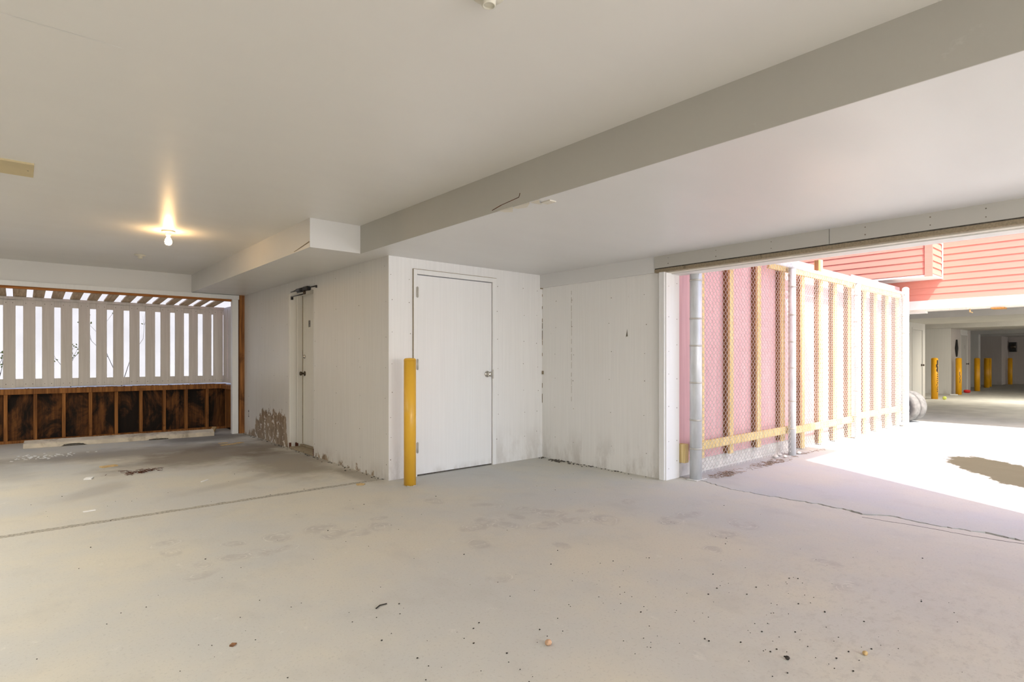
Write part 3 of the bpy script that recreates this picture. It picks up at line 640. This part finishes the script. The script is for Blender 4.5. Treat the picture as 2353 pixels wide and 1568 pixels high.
slab_thing('paper_scrap', 'small white scrap just above the sandy floor joint', 'paper', 'paper', quad(.42, 5.52, .04, .012, .1), .006)
slab_thing('paint_chip', 'wide pale paint chip near the numbered door wall', 'paint chip', 'tan', quad(2.20, 8.55, .10, .035, .2), .004)
slab_thing('paint_chip', 'second pale paint chip, right of the widest one', 'paint chip', 'tan', quad(2.36, 8.62, .05, .04, .5), .004)
slab_thing('paint_chip', 'narrow paint chip behind the widest one', 'paint chip', 'tan', quad(2.18, 8.74, .06, .025, -.1), .004)
slab_thing('dry_leaf', 'tan dry leaf by the wall corner left of the large bollard', 'leaf', 'tan', [(2.40, 5.0), (2.45, 4.97), (2.49, 5.01), (2.47, 5.06), (2.42, 5.06)], .006)
m = MB()
for i in range(70):
    a = R.uniform(0, 6.28); c = Vector((.98 + R.gauss(0, .09), 7.08 + R.gauss(0, .06), R.uniform(.003, .010))); u = Vector((math.cos(a), math.sin(a), .1)) * R.uniform(.015, .045); m.tube(c - u, c + u, .0022, 3)
tag(m.build('leaf_pile', 'rust'), 'small heap of reddish brown needles on the far bay floor', 'litter', None, 'stuff')
m = MB()
for i in range(70):
    x, y = .25 + R.gauss(0, .16), 9.0 + R.gauss(0, .12); m.prism(quad(x, y, R.uniform(.005, .02), R.uniform(.004, .012), R.uniform(0, 3)), .0005, .004)
tag(m.build('paint_flakes', 'paper'), 'scatter of tiny white paint flakes in front of the parking stop', 'litter', None, 'stuff')
o = MB().blob((1.666, 1.699, .011), .014, (1.1, 1, .9), .06, 2).build('nut_shell', 'nut', None, (1.666, 1.699, 0)); tag(o, 'pale brown nut on the floor at the bottom centre', 'nut')
o = MB().blob((2.572, .811, .008), .010, (1.1, 1, .9), .06, 2).build('nut_shell', 'tan', None, (2.572, .811, 0)); tag(o, 'small tan nut on the floor toward the bottom right', 'nut')
o = MB().blob((2.30, 1.0, .007), .009, (1, 1, .8), .15, 2).build('pebble', 'grit', None, (2.30, 1.0, 0)); tag(o, 'largest black pebble left of the small tan nut', 'pebble')
o = MB().tube((1.285, 2.475, .004), (1.315, 2.493, .005), .003, 6).tube((1.315, 2.493, .005), (1.35, 2.49, .004), .003, 6).build('twig', 'grit', None, (1.315, 2.49, 0)); tag(o, 'short curved dark twig on the bare floor in the middle', 'twig')
slab_thing('dry_leaf', 'crumpled dark leaf on the floor at the lower left', 'leaf', 'dry', [(.66, 2.55), (.67, 2.537), (.69, 2.553), (.675, 2.566)], .006)
m = MB(); heavy = ((2.5, 1.6, .45), (2.0, 1.3, .4), (1.5, 1.9, .5), (2.9, 1.5, .35), (2.35, 1.0, .3), (.6, 2.7, .6))
for i in range(330):
    if R.random() < .72:
        c = R.choice(heavy); x, y = c[0] + R.gauss(0, c[2]), c[1] + R.gauss(0, c[2])
    else: x, y = R.uniform(-.2, 4.6), R.uniform(.4, 6.5)
    if x > 2.6 and y > 4.6: continue
    m.blob((x, y, .002), R.choice((.0016, .002, .0025, .0025, .004)), (1.2, 1, .7), .25)
tag(m.build('floor_grit', 'grit'), 'black crumbs and grit scattered over the concrete floor', 'grit', None, 'stuff')
m = MB()
for i in range(60):
    x = R.uniform(4.45, 4.8); y = 4.98 - abs(R.gauss(0, .05)) if R.random() < .3 else R.uniform(3.4, 4.95); xx = 4.782 - abs(R.gauss(0, .03))
    m.blob((xx, y, .003), R.uniform(.004, .011), (1, 1.6, .5), .3)
for i in range(40): m.blob((4.74 + R.gauss(0, .04), 4.62 + R.gauss(0, .07), .004), R.uniform(.006, .015), (1.4, 1, .4), .3)
tag(m.build('wall_foot_dirt', 'joint'), 'dark leaf crumbs along the foot of the right side wall', 'litter', None, 'stuff')
m = MB()
for i in range(80): m.blob((2.712 - abs(R.gauss(0, .03)), R.uniform(5.05, 9.6), .003), R.uniform(.004, .010), (1, 1.6, .5), .3)
tag(m.build('wall_foot_dirt', 'joint'), 'dark crumbs along the foot of the wall with the numbered door', 'litter', None, 'stuff')

# ------------------------------------------------------------------ pink building across the drive
XA = 12.40
ab = thing('pink_building', 'salmon clapboard building with a low carport across the driveway', 'building', (XA, 2.0, 0))
EXP = .1135
def clap(x, y0, y1, z, parent, face=-1, name='siding_board'):
    """one bevelled clapboard facing -X, lower edge proud"""
    return MB().add([(x - .0165, y0, z), (x - .0165, y1, z), (x - .006, y1, z + EXP), (x - .006, y0, z + EXP), (x + .002, y0, z), (x + .002, y1, z), (x + .002, y1, z + EXP), (x + .002, y0, z + EXP)],
                    [(0, 1, 2, 3)[::-1], (4, 5, 6, 7), (0, 4, 5, 1), (3, 2, 6, 7), (0, 3, 7, 4), (1, 5, 6, 2)]).build(name, 'siding', parent)
MB().box(XA, XA + .18, -9, 9.0, 2.235, 6.4).build('upper_wall', 'siding', ab)
z = 2.06 + EXP * 1.55
while z < 5.2:
    clap(XA, -9, 8.9, z, ab); z += EXP
fa = MB().box(XA - .03, XA + .16, -9, 9.0, 2.075, 2.235).build('fascia', 'white_out', ab)
MB().box(XA - .012, XA + .20, -9, 9.0, 2.048, 2.075).build('fascia_lip', 'cream', ab)
XB = 11.80
bay = MB().box(XB, XA, 2.71, 8.9, 2.63, 5.6).build('bay', 'siding', ab)
z = 2.63 - EXP * .35
zz = 2.64
while zz < 5.4:
    clap(XB, 2.80, 8.9, zz, bay)
    MB().add([(XB + .01, 2.690, zz), (XA - .03, 2.690, zz), (XA - .03, 2.704, zz + EXP), (XB + .01, 2.704, zz + EXP), (XB + .01, 2.712, zz), (XA - .03, 2.712, zz), (XA - .03, 2.712, zz + EXP), (XB + .01, 2.712, zz + EXP)],
             [(0, 1, 2, 3), (4, 7, 6, 5), (0, 4, 5, 1), (3, 2, 6, 7), (0, 3, 7, 4), (1, 5, 6, 2)]).build('side_board', 'siding', bay)
    zz += EXP
MB().box(XB - .032, XB - .002, 2.69, 2.80, 2.60, 5.6).build('corner_board', 'siding', bay)
MB().box(XA - .03, XA - .024, 2.672, 2.690, 2.60, 5.6).build('corner_bead', 'white_out', bay)
MB().box(XB - .012, XA - .024, 2.69, 8.9, 2.60, 2.63).build('bay_soffit', 'white_out', bay)
MB().box(12.36, 13.2, -9, 9.5, 6.4, 6.5).build('roof', 'roof', ab)
MB().box(XA - .02, XA + .25, 1.85, 2.02, 2.028, 2.047).build('raw_wood_block', 'raw', ab)
MB().tube((XA + .05, 2.31, 2.05), (XA + .05, 2.31, 1.99), .012, 6).tube((XA + .05, 2.31, 2.0), (XA + .05, 2.27, 1.98), .008, 6).build('hook', 'tan', ab)
MB().box(XA + .05, XA + .2, 2.95, 3.4, 2.015, 2.048).build('ledge_board', 'white_out', ab)
# far carport interior
struct('ceiling_far', MB().box(12.56, 17.2, -9, 9, 2.46, 2.6).box(20.3, 23.35, -9, 9, 2.46, 2.6).box(26.4, 30.1, -9, 9, 2.46, 2.6).box(30.5, 36, -9, 9, 2.46, 2.6), 'far_ceiling', 'upper ceiling of the far carport')
struct('ceiling_far_lower', MB().box(17.2, 20.3, -9, 9, 2.2, 2.6).box(23.35, 26.4, -9, 9, 2.2, 2.6).box(30.1, 30.5, -9, 9, 2.2, 2.6).box(33.4, 35.3, -9, 9, 2.2, 2.6), 'far_ceiling', 'dropped beams of the far carport ceiling')
struct('wall_far', MB().box(17.45, 18.89, 4.78, 4.95, 0, 2.2).box(19.86, 20.13, 4.78, 4.95, 0, 2.2).box(18.89, 19.86, 4.78, 4.95, 2.02, 2.2).box(17.45, 20.13, 4.95, 7, 0, 2.2), 'far_wall', 'first white block of the far carport')
w2 = struct('wall_far_second', MB().box(23.555, 24.85, 4.87, 7, 0, 2.35).box(25.83, 26.3, 4.87, 7, 0, 2.2).box(24.85, 25.83, 4.98, 7, 0, 2.2).box(24.85, 25.83, 4.87, 4.98, 2.02, 2.2), 'far_wall', 'second white block of the far carport')
MB().box(23.556, 24.80, 4.862, 4.87, 0, 2.2).box(25.88, 26.3, 4.862, 4.87, 0, 2.2).build('wall_panel', 'far_dim', w2)  # thin sheets carrying the painted shade of the block's door side
struct('wall_far_third', box(30.2, 30.55, 5.32, 8, 0, 2.4), 'far_wall', 'third white wall end of the far carport')
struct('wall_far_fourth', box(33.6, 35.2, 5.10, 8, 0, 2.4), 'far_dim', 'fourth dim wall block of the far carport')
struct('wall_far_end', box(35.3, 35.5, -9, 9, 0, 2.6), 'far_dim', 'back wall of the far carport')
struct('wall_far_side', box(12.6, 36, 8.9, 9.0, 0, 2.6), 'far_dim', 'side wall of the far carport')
def far_door(n, x0, x1, y, label):
    d = struct('door_%d' % n, box(x0 + .02, x1 - .02, y + .01, y + .05, .01, 2.0), 'door_far' if n == 4 else 'far_wall', label)
    MB().box(x0 - .05, x0 + .015, y - .012, y + .04, 0, 2.06).box(x1 - .015, x1 + .05, y - .012, y + .04, 0, 2.06).box(x0 + .015, x1 - .015, y - .012, y + .04, 2.005, 2.06).build('door_frame', 'far_wall', d)
    MB().lathe([(.034, 0), (.034, .008), (.014, .014), (.013, .04), (.028, .05), (.03, .065), (.018, .075), (0, .076)], (x1 - .07, y + .01, 1.0), (0, -1, 0), 12).build('door_knob', 'bronze', d)
    for z in (1.80, 1.05, .25): MB().box(x0 + .008, x0 + .034, y + .002, y + .012, z - .06, z + .06).build('hinge', 'bronze', d)
    return d
far_door(3, 18.89, 19.86, 4.78, 'white door nearest the far carport opening')
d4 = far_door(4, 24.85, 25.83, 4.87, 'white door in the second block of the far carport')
text_mesh('door_number', '1', .16, 'black', d4, (25.45, 4.879, 1.55), (math.pi / 2, 0, 0), .7)
lab = ['yellow bollard with black scrape marks, nearest in the far carport', 'yellow bollard in front of the second far door', 'yellow bollard beside the third far wall end', 'front bollard of the close pair deep in the far carport', 'rear bollard of the close pair deep in the far carport', 'last yellow bollard before the back wall of the far carport']
pos = [(20.44, 4.62, .085), (23.52, 4.66, .085), (26.56, 4.72, .085), (30.04, 5.03, .09), (31.05, 5.12, .085), (34.6, 4.95, .085)]
pm = MB().lathe([(.085, 0), (.085, 1.18)], (0, 0, 0), n=18).mesh('post', 'yellow_far'); cm = MB().lathe([(.086, 1.175), (.08, 1.195), (.05, 1.21), (0, 1.214)], (0, 0, 0), n=18).mesh('cap', 'yellow_far')
for i, (x, y, r) in enumerate(pos):
    t = thing('bollard', lab[i], 'bollard', (x, y, 0), 'bollards of the far carport')
    for nm, me in (('post', pm), ('cap', cm)):
        o = bpy.data.objects.new(nm, me); C.objects.link(o); o.parent = t; o.scale = (r / .085, r / .085, 1)
    if i < 2:
        m = MB()
        if i == 0:
            for q in range(15):
                zq = 1.10 - q * .062; aa = math.radians(R.uniform(-128, -108)); hgt = .03 * (1.5 if q < 5 else .7)
                wd = math.radians(13 if q < 5 else 8)
                m.add([(x + (r + .0045) * math.cos(aa + s1 * wd), y + (r + .0045) * math.sin(aa + s1 * wd), zq + s2 * hgt * R.uniform(.6, 1.2)) for s1, s2 in ((-1, -1), (1, -1), (1, 1), (-1, 1))], [(0, 1, 2, 3)])
        else:
            for q in range(6):
                zq = .72 - q * .06; aa = math.radians(-142 + R.uniform(-8, 8)); wd = math.radians(4)
                m.add([(x + (r + .0045) * math.cos(aa + s1 * wd), y + (r + .0045) * math.sin(aa + s1 * wd), zq + s2 * .035) for s1, s2 in ((-1, -1), (1, -1), (1, 1), (-1, 1))], [(0, 1, 2, 3)])
        m.build('scrape_mark', 'black', t, (x, y, 0))
# dark plaque, meter and black patch on far walls
o = MB().prism([(-.14, 0), (-.06, -.18), (0, -.30), (.06, -.18), (.14, 0), (.06, .18), (0, .30), (-.06, .18)], 0, .05, Matrix(((1, 0, 0, 24.15), (0, 0, -1, 4.865), (0, 1, 0, 1.54), (0, 0, 0, 1)))).build('wall_plaque', 'black', None, (24.15, 4.865, 1.54), .008)
tag(o, 'dark pointed oval plaque beside the second far door', 'plaque')
mt = thing('electric_meter', 'dark meter box with round glass on the back wall of the far carport', 'meter', (35.25, 4.85, 1.55))
MB().box(35.06, 35.29, 4.80, 5.05, 1.50, 1.95).build('meter_box', 'black', mt, bevel=.01)
MB().lathe([(.10, 0), (.10, .06), (.085, .10), (0, .11)], (35.06, 4.90, 1.74), (-1, 0, 0), 16).build('meter_glass', 'bronze', mt)
o = MB().blob((20.25, 4.34, .05), .05, (1, 1, 1), 0, 3).build('tennis_ball', 'ball', None, (20.25, 4.34, 0)); tag(o, 'yellow green ball on the far carport floor', 'ball')
o = MB().lathe([(.06, 0), (.09, .02), (.10, .07), (.085, .10), (0, .11)], (24.9, 4.70, 0), n=14).build('red_toy', 'red', None, (24.9, 4.70, 0)); tag(o, 'small red plastic lump on the floor before the second far door', 'toy')
o = slab_thing('paper_scrap', 'white paper at the foot of the second far bollard', 'paper', 'paper', quad(23.2, 4.72, .16, .10, .2), .02)
# two old tyres leaning behind the last fence post
ax = Vector((.937, -.35, .06)).normalized()
def tyre(c, label):
    t = thing('tyre', label, 'tyre', (c[0], c[1], 0))
    RO, RI, W = .283, .165, .19
    prof = [(RI, -.060), (RI + .02, -.072), (RO - .07, -.080), (RO - .022, -.074), (RO - .004, -.058), (RO, -.03), (RO, .03), (RO - .004, .058), (RO - .022, .074), (RO - .07, .080), (RI + .02, .072), (RI, .060), (RI, -.060)]
    MB().lathe(prof, c, ax, 40).build('tyre_carcass', 'rubber', t)
    rm = MB().lathe([(RI, -.058), (RI - .016, -.062), (RI - .024, -.040), (RI - .03, -.02), (.07, -.015), (.055, -.03), (0, -.03)], c, ax, 32).build('rim', 'rim', t)
    m = MB(); a = ax.orthogonal().normalized(); b2 = ax.cross(a)
    for i in range(10):
        th = 2 * math.pi * i / 10; p = Vector(c) + (a * math.cos(th) + b2 * math.sin(th)) * .105 - ax * .02
        m.tube(p, p - ax * .006, .016, 8)
    m.build('rim_hole', 'black', rm)
    return t
tyre((12.65, 3.343, .285), 'front pale worn tyre standing by the last fence post')
tyre(tuple(Vector((12.65, 3.343, .285)) + ax * .175), 'rear tyre standing behind the front one by the last fence post')
